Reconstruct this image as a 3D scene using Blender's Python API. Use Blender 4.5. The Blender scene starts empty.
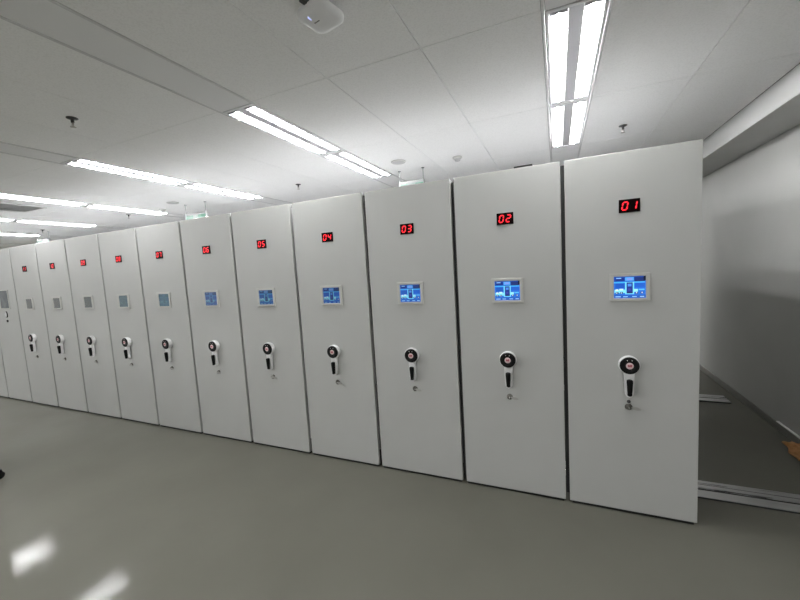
import bpy, bmesh, math, random
from mathutils import Vector, Matrix

random.seed(4)
S = bpy.context.scene
COL = S.collection
EXPOSURE = 0.0
PI = math.pi

# ------------------------------------------------------------------ materials
def mat(name, color, rough=0.5, metal=0.0, spec=0.5, emit=None, strength=0.0, coat=0.0):
    m = bpy.data.materials.new(name)
    m.use_nodes = True
    b = m.node_tree.nodes['Principled BSDF']
    b.inputs['Base Color'].default_value = (*color, 1)
    b.inputs['Roughness'].default_value = rough
    b.inputs['Metallic'].default_value = metal
    b.inputs['Specular IOR Level'].default_value = spec
    b.inputs['Coat Weight'].default_value = coat
    if emit:
        b.inputs['Emission Color'].default_value = (*emit, 1)
        b.inputs['Emission Strength'].default_value = strength
    return m

def noise_color(m, c1, c2, scale, detail=4, lo=0.35, hi=0.65, rough=None, bump=0.0, bscale=None, mapping=(1, 1, 1)):
    nt = m.node_tree
    N, L = nt.nodes, nt.links
    b = N['Principled BSDF']
    tc = N.new('ShaderNodeTexCoord')
    mp = N.new('ShaderNodeMapping'); mp.inputs['Scale'].default_value = mapping
    L.new(tc.outputs['Object'], mp.inputs['Vector'])
    n = N.new('ShaderNodeTexNoise'); n.inputs['Scale'].default_value = scale; n.inputs['Detail'].default_value = detail
    L.new(mp.outputs['Vector'], n.inputs['Vector'])
    r = N.new('ShaderNodeValToRGB')
    r.color_ramp.elements[0].position = lo; r.color_ramp.elements[0].color = (*c1, 1)
    r.color_ramp.elements[1].position = hi; r.color_ramp.elements[1].color = (*c2, 1)
    L.new(n.outputs['Fac'], r.inputs['Fac'])
    L.new(r.outputs['Color'], b.inputs['Base Color'])
    if rough:
        mr = N.new('ShaderNodeMapRange')
        mr.inputs['From Min'].default_value = 0.3; mr.inputs['From Max'].default_value = 0.7
        mr.inputs['To Min'].default_value = rough[0]; mr.inputs['To Max'].default_value = rough[1]
        L.new(n.outputs['Fac'], mr.inputs['Value']); L.new(mr.outputs['Result'], b.inputs['Roughness'])
    if bump:
        n2 = N.new('ShaderNodeTexNoise'); n2.inputs['Scale'].default_value = bscale or scale; n2.inputs['Detail'].default_value = 3
        L.new(tc.outputs['Object'], n2.inputs['Vector'])
        bp = N.new('ShaderNodeBump'); bp.inputs['Strength'].default_value = bump; bp.inputs['Distance'].default_value = 0.01
        L.new(n2.outputs['Fac'], bp.inputs['Height']); L.new(bp.outputs['Normal'], b.inputs['Normal'])
    return m

def glow(name, color, value):
    """something that gives off light; value = how bright it reads in the picture"""
    return mat(name, (0.01, 0.01, 0.01), 0.3, emit=color, strength=value / (2 ** EXPOSURE))

M = {}
M['paint'] = noise_color(mat('shelving_paint', (.6, .6, .58), .38, spec=.4), (.505, .508, .492), (.520, .523, .507), 3, bump=.015, bscale=420)
M['inner'] = mat('shelf_steel', (.82, .82, .80), .45)
M['top'] = mat('top_sheet_grey', (.43, .43, .43), .5)
M['gap_dark'] = mat('gap_shade_dark', (.035, .036, .034), .6)
M['chassis'] = mat('chassis_black', (.012, .012, .012), .6)
M['wheel'] = mat('wheel_steel', (.25, .25, .25), .4, .8)
M['floor'] = noise_color(mat('epoxy_floor', (.2, .2, .18), .2, spec=.08), (.138, .135, .113), (.160, .157, .132), 1.1, 5, .3, .7, rough=(.06, .10), bump=.05, bscale=30)
M['ceiling'] = noise_color(mat('mineral_tile', (.75, .75, .74), .9, spec=.1), (.91, .91, .905), (.97, .97, .965), 120, 2, .36, .54, bump=.15, bscale=130)
M['void'] = mat('ceiling_void', (.03, .03, .03), .9)
M['plank'] = mat('metal_plank', (.84, .84, .84), .55)
M['profile'] = mat('plank_profile', (.66, .66, .66), .4)
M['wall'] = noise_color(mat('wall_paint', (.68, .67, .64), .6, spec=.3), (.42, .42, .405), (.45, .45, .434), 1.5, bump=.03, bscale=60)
M['beam'] = noise_color(mat('beam_paint', (.74, .74, .71), .7, spec=.3), (.54, .54, .53), (.57, .57, .56), 2)
M['base'] = noise_color(mat('baseboard_grey', (.2, .19, .17), .35), (.19, .185, .165), (.23, .22, .20), 4)
M['alu'] = noise_color(mat('rail_aluminium', (.6, .6, .6), .3, .85), (.52, .52, .52), (.66, .66, .66), 30, mapping=(.05, 1, 1), rough=(.22, .4))
M['groove_shade'] = mat('rail_groove_and_shade', (.02, .02, .02), .6)
M['black'] = mat('black_plastic', (.005, .005, .005), .5, spec=.2)
M['rubber'] = noise_color(mat('black_grip', (.008, .008, .008), .6, spec=.15), (.004, .004, .004), (.008, .008, .008), 60, bump=.2, bscale=200)
M['white'] = mat('white_plastic', (.80, .80, .80), .3)
M['shell'] = mat('matt_white_shell', (.80, .80, .80), .6, spec=.2)
M['bezel'] = mat('bezel_grey', (.54, .54, .51), .3)
M['display'] = mat('display_face', (.004, .001, .001), .4, spec=.05)
M['chrome'] = mat('nickel', (.42, .40, .36), .28, 1.0)
M['keymetal'] = mat('key_metal', (.42, .41, .39), .4, .15)
M['lockmetal'] = mat('lock_metal', (.13, .125, .11), .35, .6)
M['badge'] = mat('badge_pink', (.72, .55, .55), .4)
M['badge_red'] = mat('badge_red', (.42, .11, .14), .4)
M['led'] = glow('red_led', (1.0, .014, .03), 1.8)
M['tube'] = mat('fluorescent_tube', (.8, .8, .8), .4, emit=(.985, .99, 1.0), strength=178.0)
M['reflector'] = mat('light_reflector', (.88, .88, .88), .35, 0.0)
M['louvre'] = mat('light_louvre', (.80, .80, .80), .3)
M['holder'] = mat('lamp_holder', (.22, .22, .23), .5)
M['frame'] = mat('light_frame', (.70, .70, .71), .4)
M['spine'] = mat('light_spine', (.50, .50, .52), .35, .3)
M['dark'] = mat('dark_metal', (.05, .05, .05), .5)
M['grille'] = mat('grille_grey', (.52, .52, .52), .5)
M['off'] = mat('offwhite_plastic', (.66, .66, .64), .45)
M['card'] = noise_color(mat('torn_cardboard', (.42, .2, .07), .8), (.36, .16, .055), (.52, .27, .11), 25, bump=.3, bscale=90)
M['green'] = glow('exit_green', (.05, .5, .27), .4)
M['signface'] = glow('exit_face', (.62, .82, .74), .36)
M['blueled'] = glow('status_led', (.55, .6, 1.0), 1.0)
M['anodised'] = mat('sign_housing', (.26, .27, .265), .5, .2)
M['screen_glare'] = noise_color(mat('screen_glare_grey', (.18, .2, .21), .15), (.15, .165, .175), (.22, .24, .25), 9)  # grey of the reflecting glass put into its colour

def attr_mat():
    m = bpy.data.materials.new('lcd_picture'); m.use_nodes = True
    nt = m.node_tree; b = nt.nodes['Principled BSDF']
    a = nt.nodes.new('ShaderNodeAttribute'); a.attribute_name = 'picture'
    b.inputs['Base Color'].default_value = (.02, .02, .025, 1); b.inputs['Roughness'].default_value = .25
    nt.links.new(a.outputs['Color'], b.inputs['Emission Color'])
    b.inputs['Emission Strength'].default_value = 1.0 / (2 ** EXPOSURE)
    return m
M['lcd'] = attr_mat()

# ------------------------------------------------------------------ mesh helpers
class MB:
    def __init__(s):
        s.bm = bmesh.new()
    def box(s, x0, x1, y0, y1, z0, z1, bev=0.0, seg=2, mi=0):
        r = bmesh.ops.create_cube(s.bm, size=1)
        vs = r['verts']
        for v in vs:
            v.co = Vector(((x0 + x1) / 2 + v.co.x * (x1 - x0), (y0 + y1) / 2 + v.co.y * (y1 - y0), (z0 + z1) / 2 + v.co.z * (z1 - z0)))
        fs = {f for v in vs for f in v.link_faces}
        for f in fs: f.material_index = mi
        if bev:
            es = list({e for v in vs for e in v.link_edges})
            rb = bmesh.ops.bevel(s.bm, geom=es, offset=bev, segments=seg, profile=.6, affect='EDGES')
            for f in rb['faces']: f.material_index = mi; f.smooth = True
        return s
    def cyl(s, p0, p1, r0, r1=None, n=24, caps=True, mi=0, smooth=True):
        r1 = r0 if r1 is None else r1
        p0, p1 = Vector(p0), Vector(p1)
        d = p1 - p0
        q = Vector((0, 0, 1)).rotation_difference(d.normalized()).to_matrix().to_4x4()
        m = Matrix.Translation((p0 + p1) / 2) @ q
        r = bmesh.ops.create_cone(s.bm, cap_ends=caps, segments=n, radius1=r0, radius2=r1, depth=d.length, matrix=m)
        for f in {f for v in r['verts'] for f in v.link_faces}:
            f.material_index = mi
            if len(f.verts) == 4: f.smooth = smooth
        return s
    def lathe(s, prof, origin, axis=(0, 0, 1), n=32, mi=0, sx=1.0):
        """prof: list of (radius, height along axis)"""
        q = Vector((0, 0, 1)).rotation_difference(Vector(axis)).to_matrix()
        o = Vector(origin)
        rings = []
        for r, h in prof:
            ring = []
            if r < 1e-6:
                v = s.bm.verts.new(o + q @ Vector((0, 0, h))); ring = [v] * n
            else:
                for k in range(n):
                    a = 2 * PI * k / n
                    ring.append(s.bm.verts.new(o + q @ Vector((r * math.cos(a) * sx, r * math.sin(a), h))))
            rings.append(ring)
        for a, b in zip(rings, rings[1:]):
            for k in range(n):
                k2 = (k + 1) % n
                vs = []
                for v in (a[k], a[k2], b[k2], b[k]):
                    if v not in vs: vs.append(v)
                if len(vs) >= 3:
                    try:
                        f = s.bm.faces.new(vs); f.smooth = True; f.material_index = mi
                    except ValueError: pass
        return s
    def prism(s, pts, y0, y1, mi=0, bev=0.0):
        """outline in x,z extruded from y0 (front) to y1"""
        a = [s.bm.verts.new((x, y0, z)) for x, z in pts]
        b = [s.bm.verts.new((x, y1, z)) for x, z in pts]
        fs = [s.bm.faces.new(a), s.bm.faces.new(b[::-1])]
        n = len(pts)
        for k in range(n):
            fs.append(s.bm.faces.new((a[k], b[k], b[(k + 1) % n], a[(k + 1) % n])))
        for f in fs: f.material_index = mi
        if bev:
            es = [e for e in fs[0].edges]
            rb = bmesh.ops.bevel(s.bm, geom=es, offset=bev, segments=3, profile=.5, affect='EDGES')
            for f in rb['faces']: f.smooth = True; f.material_index = mi
        return s
    def quad(s, pts, mi=0):
        f = s.bm.faces.new([s.bm.verts.new(p) for p in pts]); f.material_index = mi
        return f
    def mesh(s, name, mats):
        bmesh.ops.recalc_face_normals(s.bm, faces=s.bm.faces[:])
        me = bpy.data.meshes.new(name); s.bm.to_mesh(me); s.bm.free()
        for m in (mats if isinstance(mats, (list, tuple)) else [mats]): me.materials.append(m)
        return me

def put(name, me, parent=None, loc=(0, 0, 0), rot=(0, 0, 0)):
    if isinstance(me, tuple): me = me[0].mesh(name, me[1])
    o = bpy.data.objects.new(name, me); COL.objects.link(o)
    o.location = loc; o.rotation_euler = rot
    if parent: o.parent = parent
    return o

def thing(name, label, cat, loc=(0, 0, 0), rz=0, group=None):
    o = bpy.data.objects.new(name, None); COL.objects.link(o)
    o.empty_display_size = .1
    o.location = loc; o.rotation_euler = (0, 0, rz)
    return tag(o, label, cat, group)

def tag(o, label, cat, group=None):
    o['label'] = label; o['category'] = cat
    if group: o['group'] = group
    return o

def struct(name, me):
    o = put(name, me); o['kind'] = 'structure'
    return o

# ------------------------------------------------------------------ dimensions
CEIL = 2.88
XW, XL = 1.09, -21.0           # right and left wall
YF, YB = -8.4, 9.2             # wall behind the camera, wall at the far end
BAY0, BAY = -0.66, 2.14        # recessed light strips
STRIPW = 0.31
FIX0, FIX1, FIX2 = -0.63, 0.555, 1.74
NSTRIP = 9  # leftmost strips are out of view, added to brighten the far-left ceiling
ADDED_BACKROW = -4.8                 # unseen row of lights behind the camera, added to brighten panels and aisle
ADDED_FARROW = 5.4                   # unseen row beyond the shelving, added to light right wall and aisle

# ------------------------------------------------------------------ the room
struct('floor', (MB().box(XL - .2, XW + .2, YF - .2, YB + .2, -.12, 0), M['floor']))
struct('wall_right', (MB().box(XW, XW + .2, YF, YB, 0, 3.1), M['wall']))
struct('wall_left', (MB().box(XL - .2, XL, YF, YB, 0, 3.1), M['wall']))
struct('wall_back', (MB().box(XL - .2, XW + .2, YB, YB + .2, 0, 3.1), M['wall']))
struct('wall_front', (MB().box(XL - .2, XW + .2, YF - .2, YF, 0, 3.1), M['wall']))
struct('baseboard_right', (MB().box(XW - .012, XW, YF, YB, 0, .074, .004), M['base']))
struct('baseboard_left', (MB().box(XL, XL + .012, YF, YB, 0, .074, .004), M['base']))
struct('baseboard_front', (MB().box(XL + .012, XW - .012, YF, YF + .012, 0, .074, .004), M['base']))
struct('trim_1', (MB().box(.715, XW, YF, YB, 2.686, CEIL, .004), M['beam']))     # the beam along the right wall

# ceiling: tiles with open joints over a dark void, strips left free for the light planks
c = MB()
def tiles(x0, x1, nx):
    w = (x1 - x0) / nx
    y = -0.645 - 1.2 * 7
    while y < YB:
        for k in range(nx):
            a, b = x0 + k * w, x0 + (k + 1) * w
            c.box(a + .002, b - .002, max(y, YF) + .002, min(y + 1.2, YB) - .002, CEIL, CEIL + .014)
        y += 1.2
tiles(BAY0 + STRIPW / 2, .715, 2)
for k in range(NSTRIP):
    xr = BAY0 - BAY * k - STRIPW / 2
    xl = BAY0 - BAY * (k + 1) + STRIPW / 2
    tiles(max(xl, XL), xr, 3)
tiles(XL, BAY0 - BAY * NSTRIP - STRIPW / 2, 1)
c.box(XL - .2, XW + .2, YF - .2, YB + .2, 3.06, 3.2, mi=1)
struct('ceiling', (c, [M['ceiling'], M['void']]))

# the long metal planks that carry the lights: two edge profiles and blank covers
for k in range(NSTRIP):
    xc = BAY0 - BAY * k
    b = MB()
    for s in (-1, 1):
        xo = xc + s * STRIPW / 2
        b.box(min(xo, xo - s * .016), max(xo, xo - s * .016), YF, YB, CEIL - .006, CEIL + .03, .002, 1, mi=1)
    xi = STRIPW / 2 - .018
    b.box(xc - xi, xc + xi, FIX2 + ADDED_BACKROW + .003, FIX0 - .003, CEIL - .001, CEIL + .012)
    b.box(xc - xi, xc + xi, YF, FIX0 + ADDED_BACKROW - .003, CEIL - .001, CEIL + .012)
    b.box(xc - xi, xc + xi, FIX2 + .003, FIX0 + ADDED_FARROW - .003, CEIL - .001, CEIL + .012)
    b.box(xc - xi, xc + xi, FIX2 + ADDED_FARROW + .003, YB, CEIL - .001, CEIL + .012)
    struct('trim_%d' % (k + 2), (b, [M['plank'], M['profile']]))

# ------------------------------------------------------------------ recessed twin-tube lights
FL = FIX1 - FIX0 - .006
HW = STRIPW / 2 - .019
SL0, SL1 = .033, .122          # one slot, from the centre outwards
def light_meshes():
    y0, y1 = 0.0, FL
    out = {}
    f = MB()
    zt = .004
    f.box(-HW, -SL1, y0, y1, -.004, .012, .001, 1); f.box(SL1, HW, y0, y1, -.004, .012, .001, 1)
    for a, b_ in ((y0, y0 + .022), (y1 - .022, y1)):
        f.box(-SL1, SL1, a, b_, -.004, .012, .001, 1)
    f.box(-HW, HW, y0, y1, .082, .088)
    out['frame'] = f.mesh('light_frame', M['frame'])
    sp = MB(); sp.box(-SL0, SL0, y0 + .022, y1 - .022, .001, .016, .001, 1)
    out['spine'] = sp.mesh('spine', M['spine'])
    for nm, s in (('l', -1), ('r', 1)):
        xm = s * (SL0 + SL1) / 2
        h = (SL1 - SL0) / 2
        r = MB()
        ya, yb = y0 + .022, y1 - .022
        prof = [(-h, .006), (-h * .95, .03), (-h * .75, .058), (-h * .35, .076), (h * .35, .076), (h * .75, .058), (h * .95, .03), (h, .006)]
        for p, q in zip(prof, prof[1:]):
            r.quad([(xm + p[0], ya, p[1]), (xm + q[0], ya, q[1]), (xm + q[0], yb, q[1]), (xm + p[0], yb, p[1])])
        for y in (ya, yb):
            r.quad([(xm - h, y, .006), (xm + h, y, .006), (xm + h * .4, y, .076), (xm - h * .4, y, .076)])
        out['reflector' + nm] = r.mesh('reflector', M['reflector'])
        t = MB(); t.cyl((xm, ya + .034, .0022), (xm, yb - .034, .0022), .008, n=12)
        out['tube' + nm] = t.mesh('tube', M['tube'])
        l = MB()
        n = 18
        for i in range(n):
            y = ya + .05 + (yb - ya - .1) * i / (n - 1)
            # white blade on each side of the tube, tapering upwards
            for q in (-1, 1):
                xa, xb = xm + q * .011, xm + q * h
                l.quad([(xa, y - .003, -.003), (xb, y - .003, -.003), (xb, y, .022), (xa, y, .022)])
                l.quad([(xa, y + .003, -.003), (xb, y + .003, -.003), (xb, y, .022), (xa, y, .022)])
                l.quad([(xa, y - .003, -.003), (xb, y - .003, -.003), (xb, y + .003, -.003), (xa, y + .003, -.003)])
        for q in (-1, 1):
            l.box(xm + q * h - .0006, xm + q * h + .0006, ya, yb, -.002, .022)
        for y in (ya + .013, yb - .013):
            l.box(xm - h * .93, xm + h * .93, y - .010, y + .010, -.0034, .030, mi=1)
        out['louvre' + nm] = l.mesh('louvre', [M['louvre'], M['holder']])
    return out
LM = light_meshes()
ORD = ['first', 'second', 'third', 'fourth', 'fifth', 'sixth', 'unseen seventh', 'unseen eighth', 'unseen ninth']
for k in range(NSTRIP):
    for j, yy in enumerate((FIX0 + .003, FIX1 + .003, FIX0 + ADDED_BACKROW + .003, FIX1 + ADDED_BACKROW + .003, FIX0 + ADDED_FARROW + .003, FIX1 + ADDED_FARROW + .003)):
        half = ('near half', 'far half', 'added behind the camera, back half', 'added behind the camera', 'hidden beyond the shelving', 'hidden farthest beyond the shelving')[j]
        t = thing('ceiling_light', 'white twin-tube light in %s ceiling strip from right wall, %s' % (ORD[k], half),
                  'ceiling light', (BAY0 - BAY * k, yy, CEIL), 0, 'recessed louvre lights in the ceiling strips')
        put('light_frame', LM['frame'], t); put('spine', LM['spine'], t)
        for s in 'lr':
            put('reflector', LM['reflector' + s], t); put('tube', LM['tube' + s], t)
            put('louvre', LM['louvre' + s], t)

# ------------------------------------------------------------------ ceiling fittings
sb = MB(); sb.lathe([(0, 0), (.034, 0), (.034, -.004), (.018, -.010), (.010, -.012), (.010, -.03), (.007, -.034)], (0, 0, 0))
s_plate = sb.mesh('cover_plate', M['dark'])
sb = MB(); sb.cyl((0, 0, -.03), (0, 0, -.044), .008, .005, 12)
for s in (-1, 1):
    sb.cyl((s * .008, 0, -.03), (s * .012, 0, -.045), .002, n=8); sb.cyl((s * .012, 0, -.045), (s * .003, 0, -.06), .002, n=8)
sb.cyl((0, 0, -.06), (0, 0, -.063), .017, n=20)
s_head = sb.mesh('sprinkler_head', M['chrome'])
for x, y, lab in ((-.187, 1.39, 'dark sprinkler head on ceiling right of the first light strip, above unit 01'),
                  (-3.90, 1.39, 'sprinkler head on ceiling above the units showing 04 and 05'),
                  (-7.50, 1.36, 'small sprinkler head on ceiling above the unit showing 08'),
                  (-10.25, 1.33, 'farthest sprinkler head, tiny on ceiling above the unit showing 10'),
                  (-3.866, -1.085, 'sprinkler head hanging alone from dim front ceiling at upper left')):
    t = thing('ceiling_sprinkler', lab, 'sprinkler', (x, y, CEIL), 0, 'sprinkler heads on the ceiling')
    put('cover_plate', s_plate, t); put('sprinkler_head', s_head, t)

db = MB(); db.lathe([(0, 0), (.052, 0), (.054, -.008), (.050, -.016), (.036, -.024)], (0, 0, 0))
d_base = db.mesh('detector_base', M['off'])
db = MB(); db.lathe([(.033, -.022), (.030, -.036), (.026, -.044), (0, -.047)], (0, 0, 0))
for k in range(8):
    a = k * PI / 4
    db.box(.026 * math.cos(a) - .003, .026 * math.cos(a) + .003, .026 * math.sin(a) - .003, .026 * math.sin(a) + .003, -.042, -.022)
d_head = db.mesh('sensor_head', M['grille'])
for x, y, lab in ((-1.755, 1.44, 'round white smoke detector on ceiling above the unit showing 02'),
                  (-6.67, 1.40, 'small white smoke detector on ceiling beside speaker above unit 07'),
                  (-10.90, 1.38, 'farthest smoke detector, above the exit sign at far left')):
    t = thing('smoke_detector', lab, 'smoke detector', (x, y, CEIL), 0, 'smoke detectors on the ceiling')
    put('detector_base', d_base, t); put('sensor_head', d_head, t)

pb = MB(); pb.lathe([(.082, 0), (.084, -.006), (.078, -.012), (.072, -.011)], (0, 0, 0), n=40)
p_ring = pb.mesh('speaker_rim', M['off'])
pb = MB(); pb.lathe([(.073, -.009), (.065, -.012), (.05, -.0125), (.03, -.013), (0, -.013)], (0, 0, 0), n=40)
p_grille = pb.mesh('speaker_grille', M['grille'])
for x, y, lab in ((-2.37, 1.22, 'round flush ceiling speaker beside the second light strip, above unit 03'),
                  (-6.07, 1.16, 'round flush ceiling speaker between third and fourth light strips'),
                  (-10.88, 1.11, 'farthest round ceiling speaker, a thin disc at far left')):
    t = thing('ceiling_speaker', lab, 'speaker', (x, y, CEIL), 0, 'round speakers in the ceiling')
    put('speaker_rim', p_ring, t); put('speaker_grille', p_grille, t)

# air grille and small slot
def grille(label, cx, cy, w, h, n, dark, name='air_vent'):
    t = thing(name, label, 'air vent', (cx, cy, CEIL))
    f = MB()
    b = min(.025, w * .12)
    f.box(-w / 2, w / 2, -h / 2, -h / 2 + b, -.012, 0, .002, 1); f.box(-w / 2, w / 2, h / 2 - b, h / 2, -.012, 0, .002, 1)
    f.box(-w / 2, -w / 2 + b, -h / 2 + b, h / 2 - b, -.012, 0, .002, 1); f.box(w / 2 - b, w / 2, -h / 2 + b, h / 2 - b, -.012, 0, .002, 1)
    put('vent_frame', (f, M['dark'] if dark else M['plank']), t)
    g = MB()
    g.box(-w / 2 + b, w / 2 - b, -h / 2 + b, h / 2 - b, -.002, 0, mi=1 if dark else 0)
    for i in range(n):
        y = -h / 2 + b + (h - 2 * b) * (i + .5) / n
        d = (h - 2 * b) / n * .33
        g.quad([(-w / 2 + b, y - d, -.010), (w / 2 - b, y - d, -.010), (w / 2 - b, y + d, -.003), (-w / 2 + b, y + d, -.003)])
    put('vent_slats', (g, [M['dark'] if dark else M['grille'], M['dark']]), t)
grille('grey square return air grille in ceiling between fourth and fifth light strips', -7.87, 0.0, .62, .60, 16, False)
grille('small dark slot vent on ceiling just above top edge of unit 02', -1.135, 2.34, .22, .12, 5, True)

# wireless access point
ap = thing('wireless_access_point', 'white rounded square wireless access point on ceiling at top centre', 'access point', (-1.713, -1.160, CEIL), math.radians(-12))
bb = MB(); bb.box(-.035, .035, -.045, .045, -.028, 0, .004)
bb.box(-.012, .008, -.112, -.07, -.036, -.012, .003)
put('mounting_bracket', (bb, M['dark']), ap)
bb = MB()
def rsq(hw, r, n=8):
    pts = []
    for cx, cy, a0 in ((hw - r, hw - r, 0), (-hw + r, hw - r, PI / 2), (-hw + r, -hw + r, PI), (hw - r, -hw + r, 1.5 * PI)):
        for i in range(n + 1):
            a = a0 + PI / 2 * i / n
            pts.append((cx + r * math.cos(a), cy + r * math.sin(a)))
    return pts
levels = [(.074, .036, -.026), (.083, .042, -.030), (.086, .044, -.040), (.083, .043, -.054), (.072, .040, -.064), (.050, .03, -.070), (.02, .012, -.072)]
prev = None
for hw, r, z in levels:
    ring = [bb.bm.verts.new((x, y, z)) for x, y in rsq(hw, r)]
    if prev is None: bb.bm.faces.new(ring)
    else:
        for i in range(len(ring)):
            f = bb.bm.faces.new((prev[i], prev[(i + 1) % len(ring)], ring[(i + 1) % len(ring)], ring[i])); f.smooth = True
    prev = ring
bb.bm.faces.new(prev)
put('access_point_shell', (bb, M['shell']), ap)
bb = MB(); bb.box(-.020, -.016, -.062, -.042, -.0735, -.066)
put('status_light', (bb, M['blueled']), ap)
bb = MB()
for i in range(4): bb.box(-.022 + i * .008, -.016 + i * .008, -.022, -.017, -.0733, -.069)
put('maker_mark', (bb, M['dark']), ap)

# hanging exit signs
def exit_sign(x0, x1, y, label, ztop=2.672):
    cx, w = (x0 + x1) / 2, (x1 - x0)
    t = thing('exit_sign', label, 'exit sign', (cx, y, CEIL), 0, 'hanging exit signs')
    hw = w / 2 + .012
    zt, zb = ztop - CEIL, ztop - CEIL - .16
    for s in (-1, 1):
        r = MB(); r.lathe([(0, 0), (.018, 0), (.018, -.006), (.006, -.010)], (s * w / 2, 0, 0), n=20); r.cyl((s * w / 2, 0, -.008), (s * w / 2, 0, zt + .004), .004, n=10)
        r.cyl((s * w / 2, 0, zt + .02), (s * w / 2, 0, zt), .008, n=12)
        put('hanging_rod', (r, M['anodised']), t)
    h = MB(); h.box(-hw, hw, -.014, .014, zt - .026, zt, .003); h.box(-hw, hw, -.014, .014, zb, zb + .01, .003)
    h.box(-hw, -hw + .01, -.014, .014, zb + .01, zt - .026); h.box(hw - .01, hw, -.014, .014, zb + .01, zt - .026)
    put('sign_housing', (h, M['anodised']), t)
    f = MB(); f.box(-hw + .01, hw - .01, -.008, .008, zb + .01, zt - .026)
    fo = put('sign_face', (f, M['signface']), t)
    g = MB()
    zc = (zt + zb) / 2 - .004
    yy0, yy1 = -.010, -.0078
    # green field with doorway, running figure and arrow as lit white-green gaps
    g.box(-hw + .014, -.055, yy0, yy1, zb + .016, zt - .034)
    g.box(.05, hw - .014, yy0, yy1, zb + .016, zt - .034)
    g.prism([(-.045, zc - .008), (-.02, zc - .008), (-.02, zc - .02), (.0, zc), (-.02, zc + .02), (-.02, zc + .008), (-.045, zc + .008)], yy0, yy1)
    g.cyl((.026, yy0, zc + .035), (.026, yy1, zc + .035), .008, n=14)
    g.prism([(.012, zc + .02), (.034, zc + .026), (.038, zc + .01), (.03, zc - .004), (.044, zc - .03), (.036, zc - .034), (.022, zc - .008), (.004, zc - .03), (-.002, zc - .024), (.016, zc + .004)], yy0, yy1)
    put('sign_pictogram', (g, M['green']), t)
exit_sign(-2.526, -2.22, 1.61, 'green lit exit sign hung by two rods behind the unit showing 03', 2.745)
exit_sign(-6.12, -5.68, 1.40, 'green lit exit sign hung by two rods behind the unit showing 06', 2.735)
exit_sign(-10.9, -10.45, 1.50, 'farthest green exit sign, hung behind the units showing 10 and 11', 2.735)

# ------------------------------------------------------------------ rails in the floor
def rail(y, label):
    t = thing('floor_rail', label, 'rail', (0, y, 0), 0, 'rails under the shelving')
    a = MB(); xa, xb = -12.0, .965
    a.box(xa, xb, -.108, -.022, 0, .014, .002, 1)
    a.box(xa, xb, .010, .108, 0, .014, .002, 1)
    put('rail_bar', (a, M['alu']), t)
    g = MB(); g.box(xa, xb - .03, -.022, .010, 0, .004)
    g.box(xa, xb - .002, .048, .053, .0135, .0146)
    g.box(xa, xb - .002, -.110, -.108, 0, .010)  # dark strip painted for the shade on the rail's near face
    put('rail_groove_and_shade', (g, M['groove_shade']), t)
rail(.432, 'near grey metal floor rail running from unit 01 past right frame edge')
rail(2.432, 'far grey metal floor rail ending short of right wall baseboard')

# ------------------------------------------------------------------ shelving units
PW, PITCH, H0, H1 = .703, .7325, .019, 2.322
UL = 3.9
pm = MB(); pm.box(-PW / 2, PW / 2, 0, .03, H0, H1, .0045, 3)
P_PANEL = pm.mesh('end_panel', M['paint'])
pm = MB(); pm.box(-.357, .357, 0, .03, H0, H1, .0045, 3)
P_ENDMOST = pm.mesh('end_panel', M['paint'])
sm = MB()
hw = PW / 2 - .004
sm.box(-hw, hw, .032, UL, H1 - .03, H1 - .006, mi=1)           # top
sm.box(-.006, .006, .05, UL - .01, .16, H1 - .03)                # back sheet between the two sides
for i in range(5):
    y = .033 + (UL - .053) * i / 4
    sm.box(-hw, -.006, y, y + .02, .14, H1 - .03); sm.box(.006, hw, y, y + .02, .14, H1 - .03)
for i in range(6):
    z = .14 + i * .36
    for j in range(4):
        ya = .053 + (UL - .053) * j / 4; yb = .033 + (UL - .053) * (j + 1) / 4
        sm.box(-hw + .006, -.006, ya, yb, z, z + .02); sm.box(.006, hw - .006, ya, yb, z, z + .02)
P_SHELF = sm.mesh('shelving', [M['inner'], M['top']])
gk = MB(); gk.box(-PW / 2 - .0285, -hw, .036, .05, .05, H1 - .02, .003)  # dark strip filling the gap, standing in for its shade
P_GAP_SHADE = gk.mesh('gap_shade_strip', M['gap_dark'])
cm = MB(); cm.box(-hw, hw, .05, UL - .02, .05, .14); cm.box(-hw + .006, hw - .006, .006, .05, .002, H0 - .001); cm.box(-hw + .02, hw - .02, .0315, .05, H0 - .001, .14)  # low front strip is black to stand for shade under the panel
P_CHASSIS = cm.mesh('chassis', M['chassis'])
def wheel_mesh(y, x):
    w = MB(); w.cyl((x - .0, y - .013, .039), (x, y + .005, .039), .035, n=24); w.cyl((x, y - .02, .039), (x, y + .012, .039), .01, n=12)
    return w.mesh('wheel', M['wheel'])
P_WHEELS = [wheel_mesh(yy, xx) for yy in (.43, 2.43) for xx in (-.24, .24)]

# touch screen
ZS, ZD, ZH, ZK = 1.497, 1.995, 1.009, .728
tm = MB()
W2, H2, w2, h2 = .1075, .0865, .085, .068
for a in ((-W2, W2, h2, H2), (-W2, W2, -H2, -h2)):
    tm.box(a[0], a[1], -.013, 0, ZS + a[2], ZS + a[3], .003, 2)
for a in ((-W2, -w2), (w2, W2)):
    tm.box(a[0], a[1], -.013, 0, ZS - h2 - .004, ZS + h2 + .004, .003, 2)
tm.box(-.010, .008, -.0136, -.012, ZS - H2 + .006, ZS - H2 + .010)
P_BEZEL = tm.mesh('touch_screen', M['bezel'])

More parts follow.
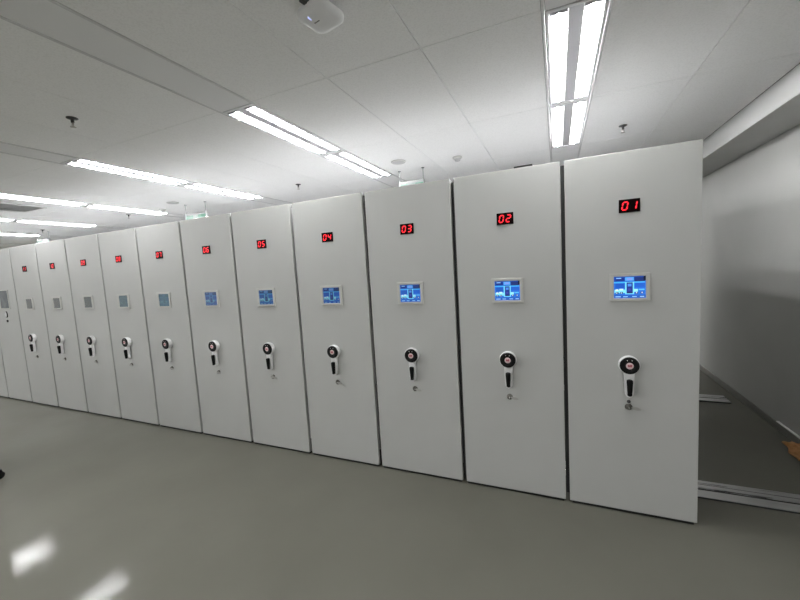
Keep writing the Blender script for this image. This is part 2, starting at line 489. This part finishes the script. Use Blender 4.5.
def srgb(r, g, b):
    f = lambda v: (v / 255 / 12.92) if v / 255 <= .04045 else ((v / 255 + .055) / 1.055) ** 2.4
    return (f(r), f(g), f(b))
UI = [  # x0, x1, z0, z1 in the unit square of the screen, colour
    (0, 1, 0, 1, (28, 110, 215)), (0, 1, .78, 1, (14, 72, 168)), (.06, .33, .80, .93, (10, 44, 130)), (.08, .24, .90, .94, (150, 205, 250)),
    (.36, .63, .80, .96, (86, 168, 240)), (.42, .58, .84, .92, (130, 150, 230)), (.66, .97, .76, .95, (20, 44, 110)), (.93, 1, .8, 1, (8, 14, 40)),
    (.0, .38, .70, .75, (70, 185, 250)), (.62, .97, .70, .75, (70, 185, 250)), (.05, .34, .47, .68, (16, 84, 190)), (.66, .97, .50, .68, (18, 92, 205)),
    (.36, .64, .18, .74, (120, 220, 255)), (.405, .60, .22, .72, (18, 52, 140)), (.44, .56, .54, .66, (70, 140, 230)), (.46, .54, .34, .44, (60, 60, 160)),
    (.42, .585, .22, .28, (12, 30, 90)),
    (.02, .37, .24, .40, (130, 225, 250)), (.06, .14, .34, .42, (225, 250, 255)), (.18, .30, .36, .44, (200, 245, 255)), (.63, .76, .28, .42, (150, 232, 252)), (.78, .96, .36, .42, (90, 190, 250)),
    (.06, .15, .20, .29, (12, 40, 96)), (.20, .29, .20, .29, (20, 50, 110)), (.68, .76, .20, .29, (20, 60, 120)), (.84, .92, .20, .29, (40, 60, 120)),
    (.08, .11, .22, .27, (210, 240, 250)), (.225, .26, .22, .27, (200, 235, 250)), (.70, .73, .22, .28, (220, 235, 250)), (.87, .90, .22, .28, (220, 230, 250)),
    (0, 1, 0, .15, (18, 88, 190)), (.05, .22, .05, .09, (170, 220, 250)), (.30, .44, .05, .09, (150, 210, 250)), (.58, .72, .05, .09, (150, 205, 250)), (.82, .95, .05, .09, (170, 215, 250)),
]
def lcd(gain, pale, glare_tint):  # greys the glowing picture the way glare on a slanted screen would
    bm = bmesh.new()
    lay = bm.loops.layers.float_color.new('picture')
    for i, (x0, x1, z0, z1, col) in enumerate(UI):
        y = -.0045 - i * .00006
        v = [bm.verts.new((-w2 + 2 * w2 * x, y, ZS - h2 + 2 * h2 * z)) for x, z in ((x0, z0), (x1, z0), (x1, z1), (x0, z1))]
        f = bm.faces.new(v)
        cc = srgb(*col); tt = srgb(*glare_tint)
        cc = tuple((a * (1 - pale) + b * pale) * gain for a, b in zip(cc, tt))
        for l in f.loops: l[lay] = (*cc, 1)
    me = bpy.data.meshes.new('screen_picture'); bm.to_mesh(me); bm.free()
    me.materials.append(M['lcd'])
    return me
SLANT_LOOK = {1: (1.15, 0, (0, 0, 0)), 2: (1.1, 0, (0, 0, 0)), 3: (.9, .05, (60, 120, 180)), 4: (.5, .15, (60, 110, 150)), 5: (.5, .4, (70, 115, 130)),  # dimming and glare of the slanted view, put into each picture's colour
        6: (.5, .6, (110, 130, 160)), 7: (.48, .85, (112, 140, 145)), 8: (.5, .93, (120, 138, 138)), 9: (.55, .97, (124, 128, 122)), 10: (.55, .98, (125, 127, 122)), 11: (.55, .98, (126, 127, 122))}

# red number display
nm = MB(); nm.box(-.056, .056, -.006, 0, ZD - .040, ZD + .040, .0015, 1)
P_DISPLAY = nm.mesh('number_display', M['display'])
SEG = {'0': 'abcdef', '1': 'bc', '2': 'abged', '3': 'abgcd', '4': 'fgbc', '5': 'afgcd', '6': 'afgedc', '7': 'abc', '8': 'abcdefg', '9': 'abcdfg'}
def digit_mesh(ch):
    b = MB()
    w, h, t = .0128, .0228, .0037
    sl = .16
    def bar(p, q):
        (x0, z0), (x1, z1) = p, q
        dx, dz = x1 - x0, z1 - z0
        L = math.hypot(dx, dz); ux, uz = dx / L, dz / L
        g = .0012
        x0 += ux * g; z0 += uz * g; x1 -= ux * g; z1 -= uz * g
        nx, nz = -uz * t, ux * t
        pts = [(x0, z0), (x0 + ux * t + nx, z0 + uz * t + nz), (x1 - ux * t + nx, z1 - uz * t + nz), (x1, z1), (x1 - ux * t - nx, z1 - uz * t - nz), (x0 + ux * t - nx, z0 + uz * t - nz)]
        b.prism([(x + sl * z, z) for x, z in pts], -.0072, -.0058)
    S7 = {'a': ((-w, h), (w, h)), 'b': ((w, h), (w, 0)), 'c': ((w, 0), (w, -h)), 'd': ((-w, -h), (w, -h)), 'e': ((-w, 0), (-w, -h)), 'f': ((-w, h), (-w, 0)), 'g': ((-w, 0), (w, 0))}
    for s in SEG[ch]: bar(*S7[s])
    return b.mesh('digit', M['led'])
DIG = {ch: digit_mesh(ch) for ch in '0123456789'}

# crank handle: white hub and arm, black ring cap with a pink badge, black folding grip
XH = -.007
hm = MB()
hm.lathe([(0, 0), (.052, 0), (.055, .004), (.0585, .016), (.0585, .036), (.056, .042), (.050, .045), (0, .045)], (XH, -.001, ZH), (0, -1, 0), n=48)
arm = [(-.030, -.035), (-.027, -.09), (-.025, -.17), (-.023, -.19), (-.014, -.204), (0, -.209), (.014, -.204), (.023, -.19), (.025, -.17), (.027, -.09), (.030, -.035)]
hm.prism([(XH + x, ZH + z) for x, z in arm], -.038, -.016, bev=.004)
P_CRANK = hm.mesh('crank_handle', M['white'])
km = MB(); km.lathe([(.020, .044), (.020, .052), (.0485, .052), (.053, .049), (.054, .043), (.054, .039)], (XH, -.001, ZH), (0, -1, 0), n=48)
P_CAP = km.mesh('crank_cap', M['black'])
bm_ = MB(); bm_.lathe([(.0205, .044), (.0205, .0525), (.016, .0545), (0, .055)], (XH, -.001, ZH), (0, -1, 0), n=32)
bm_.prism([(XH - .011, ZH - .006), (XH + .009, ZH - .006), (XH + .012, ZH - .001), (XH + .012, ZH + .009), (XH + .001, ZH + .009), (XH + .001, ZH + .004), (XH - .003, ZH + .008), (XH - .012, ZH + .008)], -.0568, -.0545, mi=1)
P_BADGE = bm_.mesh('crank_badge', [M['badge'], M['badge_red']])
P_DOTS = []
for s in (-1, 1):
    dm = MB(); dm.lathe([(.0028, .0), (.0028, .0528), (0, .0532)], (XH + s * .0125, -.001, ZH + .034), (0, -1, 0), n=12)
    P_DOTS.append(dm.mesh('indicator_dot', M['white']))
gm = MB()
gp = [(0, 0), (.012, .001), (.0172, .006), (.0175, .02), (.016, .04), (.0145, .07), (.0125, .090), (.0135, .098), (.011, .104), (.005, .107), (0, .107)]
gm.lathe(gp, (XH, -.051, ZH - .088), (0, 0, -1), n=28)
gm.cyl((XH, -.051, ZH - .101), (XH, -.033, ZH - .101), .009, n=16)
P_GRIP = gm.mesh('crank_grip', M['rubber'])
# lock with its key turned to the right
XK = -.006
lm = MB(); lm.lathe([(0, 0), (.0215, 0), (.0215, .004), (.018, .008), (.0155, .014), (.012, .017), (0, .017)], (XK, 0, ZK), (0, -1, 0), n=32)
P_LOCK = lm.mesh('lock', M['lockmetal'])
ym = MB()
ym.box(XK - .003, XK + .003, -.030, -.015, ZK - .005, ZK + .005, .001, 1)
bow = []
for i in range(28):
    a = 2 * PI * i / 28
    bow.append((XK + .037 + .027 * math.cos(a) , ZK + .001 - .004 * math.cos(a) + .0095 * math.sin(a)))
ym.prism(bow, -.031, -.0275, bev=.001)
P_KEY = ym.mesh('key', M['keymetal'])
fm = MB(); fm.lathe([(0, 0), (.010, 0), (.011, .006), (.008, .012), (0, .013)], (XK, 0, ZK + .036), (0, -1, 0), n=20)
P_BUTTON = fm.mesh('lock_button', M['dark'])

def unit(n, label, digits=True):
    xc = -.358 - PITCH * (n - 1) if n > 1 else -.3565
    t = thing('mobile_shelving_unit', label, 'shelving unit', (xc, 0, 0), 0, 'mobile shelving units in the row')
    put('end_panel', P_PANEL if n > 1 else P_ENDMOST, t); put('shelving', P_SHELF, t); put('chassis', P_CHASSIS, t); put('gap_shade_strip', P_GAP_SHADE, t)
    for w in P_WHEELS: put('wheel', w, t)
    return t
for n in range(1, 12):
    code = '%02d' % n
    where = {1: 'the nearest unit, beside the right wall', 2: 'between units 01 and 03', 3: 'with bright blue touch screen', 4: 'with blue screen dimmed by slanted view',
             5: 'with screen dulled by slanted view', 6: 'sixth from the right wall', 7: 'seventh from the right wall', 8: 'with screen paled by slanted view',
             9: 'with screen greyed by slanted view', 10: 'tenth from the right wall', 11: 'the last with a crank, at far left'}[n]
    t = unit(n, 'light grey mobile shelving unit showing red %s, %s' % (code, where))
    d = put('number_display', P_DISPLAY, t)
    put('digit', DIG[code[0]], d, (-.0235, 0, ZD)); put('digit', DIG[code[1]], d, (.0235, 0, ZD))
    s = put('touch_screen', P_BEZEL, t)
    put('screen_picture', lcd(*SLANT_LOOK[n]), s)
    h = put('crank_handle', P_CRANK, t)
    put('crank_cap', P_CAP, h); put('crank_badge', P_BADGE, h); put('crank_grip', P_GRIP, h)
    for m in P_DOTS: put('indicator_dot', m, h)
    k = put('lock', P_LOCK, t); put('key', P_KEY, k)
    if n == 1:
        put('lock_button', P_BUTTON, t)
        put('bounce_side_panel', (MB().box(.3485, .3545, .032, UL, .02, H1 - .006, .002, 1), M['paint']), t)  # unseen closed side, added to bounce light into the aisle
t = unit(12, 'grey control unit at far left with large screen grey with glare and no crank')
tm = MB(); cw, ch = .145, .145
ZC = 1.572
for a in ((-cw, cw, ch - .014, ch), (-cw, cw, -ch, -ch + .014)):
    tm.box(a[0], a[1], -.010, 0, ZC + a[2], ZC + a[3], .002, 2)
for a in ((-cw, -cw + .014), (cw - .014, cw)):
    tm.box(a[0], a[1], -.010, 0, ZC - ch + .012, ZC + ch - .012, .002, 2)
s = put('touch_screen', (tm, M['bezel']), t)
tm = MB(); tm.box(-cw + .012, cw - .012, -.005, 0, ZC - ch + .012, ZC + ch - .012)
put('screen_glass', (tm, M['screen_glare']), s)
tm = MB(); tm.prism([(.0 + .034 * math.cos(a) * (.85), 1.345 + .046 * math.sin(a)) for a in [2 * PI * i / 28 for i in range(28)]], -.008, 0, bev=.002)
s = put('power_switch', (tm, M['black']), t)
tm = MB(); tm.prism([(.0 + .024 * math.cos(a), 1.345 + .038 * math.sin(a)) for a in [2 * PI * i / 24 for i in range(24)]], -.013, -.006, bev=.002)
put('switch_rocker', (tm, M['white']), s)
tm = MB(); tm.lathe([(0, 0), (.019, 0), (.018, .008), (.012, .012), (0, .012)], (0, 0, 1.245), (0, -1, 0), n=24)
put('key_switch', (tm, M['dark']), t)
unit(13, 'plain light grey unit cut off by the left edge of the photo')
for n in range(14, 18):  # unseen units, added so their tops bounce light onto the far ceiling
    unit(n, 'plain light grey unit farther left than the photo reaches')

# ------------------------------------------------------------------ odds and ends on the floor
# thin white strip on the baseboard
tm = MB(); tm.box(XW - .020, XW, .55, 1.70, .0745, .084, .002, 2)
tag(put('baseboard_strip', (tm, M['white'])), 'thin white strip lying on baseboard of right wall', 'cable strip')
# torn cardboard by the right wall
cb = bmesh.new()
nx, ny = 14, 12
grid = []
for j in range(ny + 1):
    row = []
    for i in range(nx + 1):
        u, v = i / nx, j / ny
        x = .935 + .12 * u + .03 * v + .012 * math.sin(9 * v + 1)
        y = 1.07 + .27 * v - .16 * u * (1 - v) * .6 + .014 * math.sin(13 * u)
        z = .003 + .055 * max(0, v - .35) ** 1.4 + .05 * max(0, u - .6) ** 1.5 + .006 * (1 + math.sin(7 * u + 5 * v))
        row.append(cb.verts.new((x, y, z)))
    grid.append(row)
for j in range(ny):
    for i in range(nx):
        f = cb.faces.new((grid[j][i], grid[j][i + 1], grid[j + 1][i + 1], grid[j + 1][i])); f.smooth = True
me = bpy.data.meshes.new('cardboard_scrap'); cb.to_mesh(me); cb.free(); me.materials.append(M['card'])
o = put('cardboard_scrap', me)
sd = o.modifiers.new('thick', 'SOLIDIFY'); sd.thickness = .004; sd.offset = 1
tag(o, 'torn orange-brown cardboard scrap curled on floor beside right wall baseboard', 'cardboard')

# trolley mostly outside the left edge: only one black castor shows
tr = thing('shelf_trolley', 'trolley at left edge, only its black castor foot visible on floor', 'trolley', (-5.80, -1.42, 0))
for x, y in ((.33, .19), (-.33, .19), (.33, -.19), (-.33, -.19)):
    w = MB(); w.cyl((x - .022, y, .036), (x + .022, y, .036), .036, n=24); w.box(x - .03, x + .03, y - .02, y + .02, .05, .085, .004)
    put('castor', (w, M['black']), tr)
w = MB()
for z in (.085, .55, 1.0):
    w.box(-.33, .30, -.19, .19, z, z + .02, .003)
put('trolley_shelf', (w, M['grille']), tr)
w = MB(); w.box(-.33, .30, .19, .196, .085, 1.30, .002); w.box(.296, .302, -.19, .19, .085, 1.30, .002)  # unseen panels, added to darken the reflection in the floor
put('trolley_reflection_panel', (w, M['grille']), tr)
w = MB()
for x, y in ((.285, .175), (-.315, .175), (.285, -.175), (-.315, -.175)):
    w.cyl((x, y, .085), (x, y, 1.25), .014, n=14)
put('trolley_post', (w, M['grille']), tr)

# ------------------------------------------------------------------ camera
cam = bpy.data.cameras.new('camera'); co = bpy.data.objects.new('camera', cam); COL.objects.link(co)
cam.sensor_fit = 'HORIZONTAL'; cam.sensor_width = 36.0; cam.lens = 36.0 * 362.006 / 800.0; cam.clip_start = .02
yaw, pitch, roll = math.radians(23.61291425), math.radians(-5.12027006), math.radians(3.3800895)
R1 = Matrix.Rotation(yaw, 3, 'Z'); R2 = Matrix.Rotation(pitch, 3, 'X')
cr, sr = math.cos(roll), math.sin(roll)
R3 = Matrix(((cr, 0, sr), (0, 1, 0), (-sr, 0, cr)))
R = R1 @ R2 @ R3
mw = Matrix.Identity(4)
for i in range(3):
    mw[i][0] = R[i][0]; mw[i][1] = R[i][2]; mw[i][2] = -R[i][1]
mw[0][3], mw[1][3], mw[2][3] = -.76804, -2.62773, 1.70241
co.matrix_world = mw
S.camera = co

w = bpy.data.worlds.new('world'); S.world = w; w.use_nodes = True
w.node_tree.nodes['Background'].inputs['Color'].default_value = (0, 0, 0, 1)

vs = S.view_settings
vs.view_transform = 'Standard'; vs.look = 'None'; vs.exposure = EXPOSURE; vs.gamma = 1.0; vs.use_curve_mapping = False
S.cycles.max_bounces = 14; S.cycles.diffuse_bounces = 8; S.cycles.glossy_bounces = 6
S.cycles.use_denoising = True
S.cycles.sample_clamp_indirect = 8.0
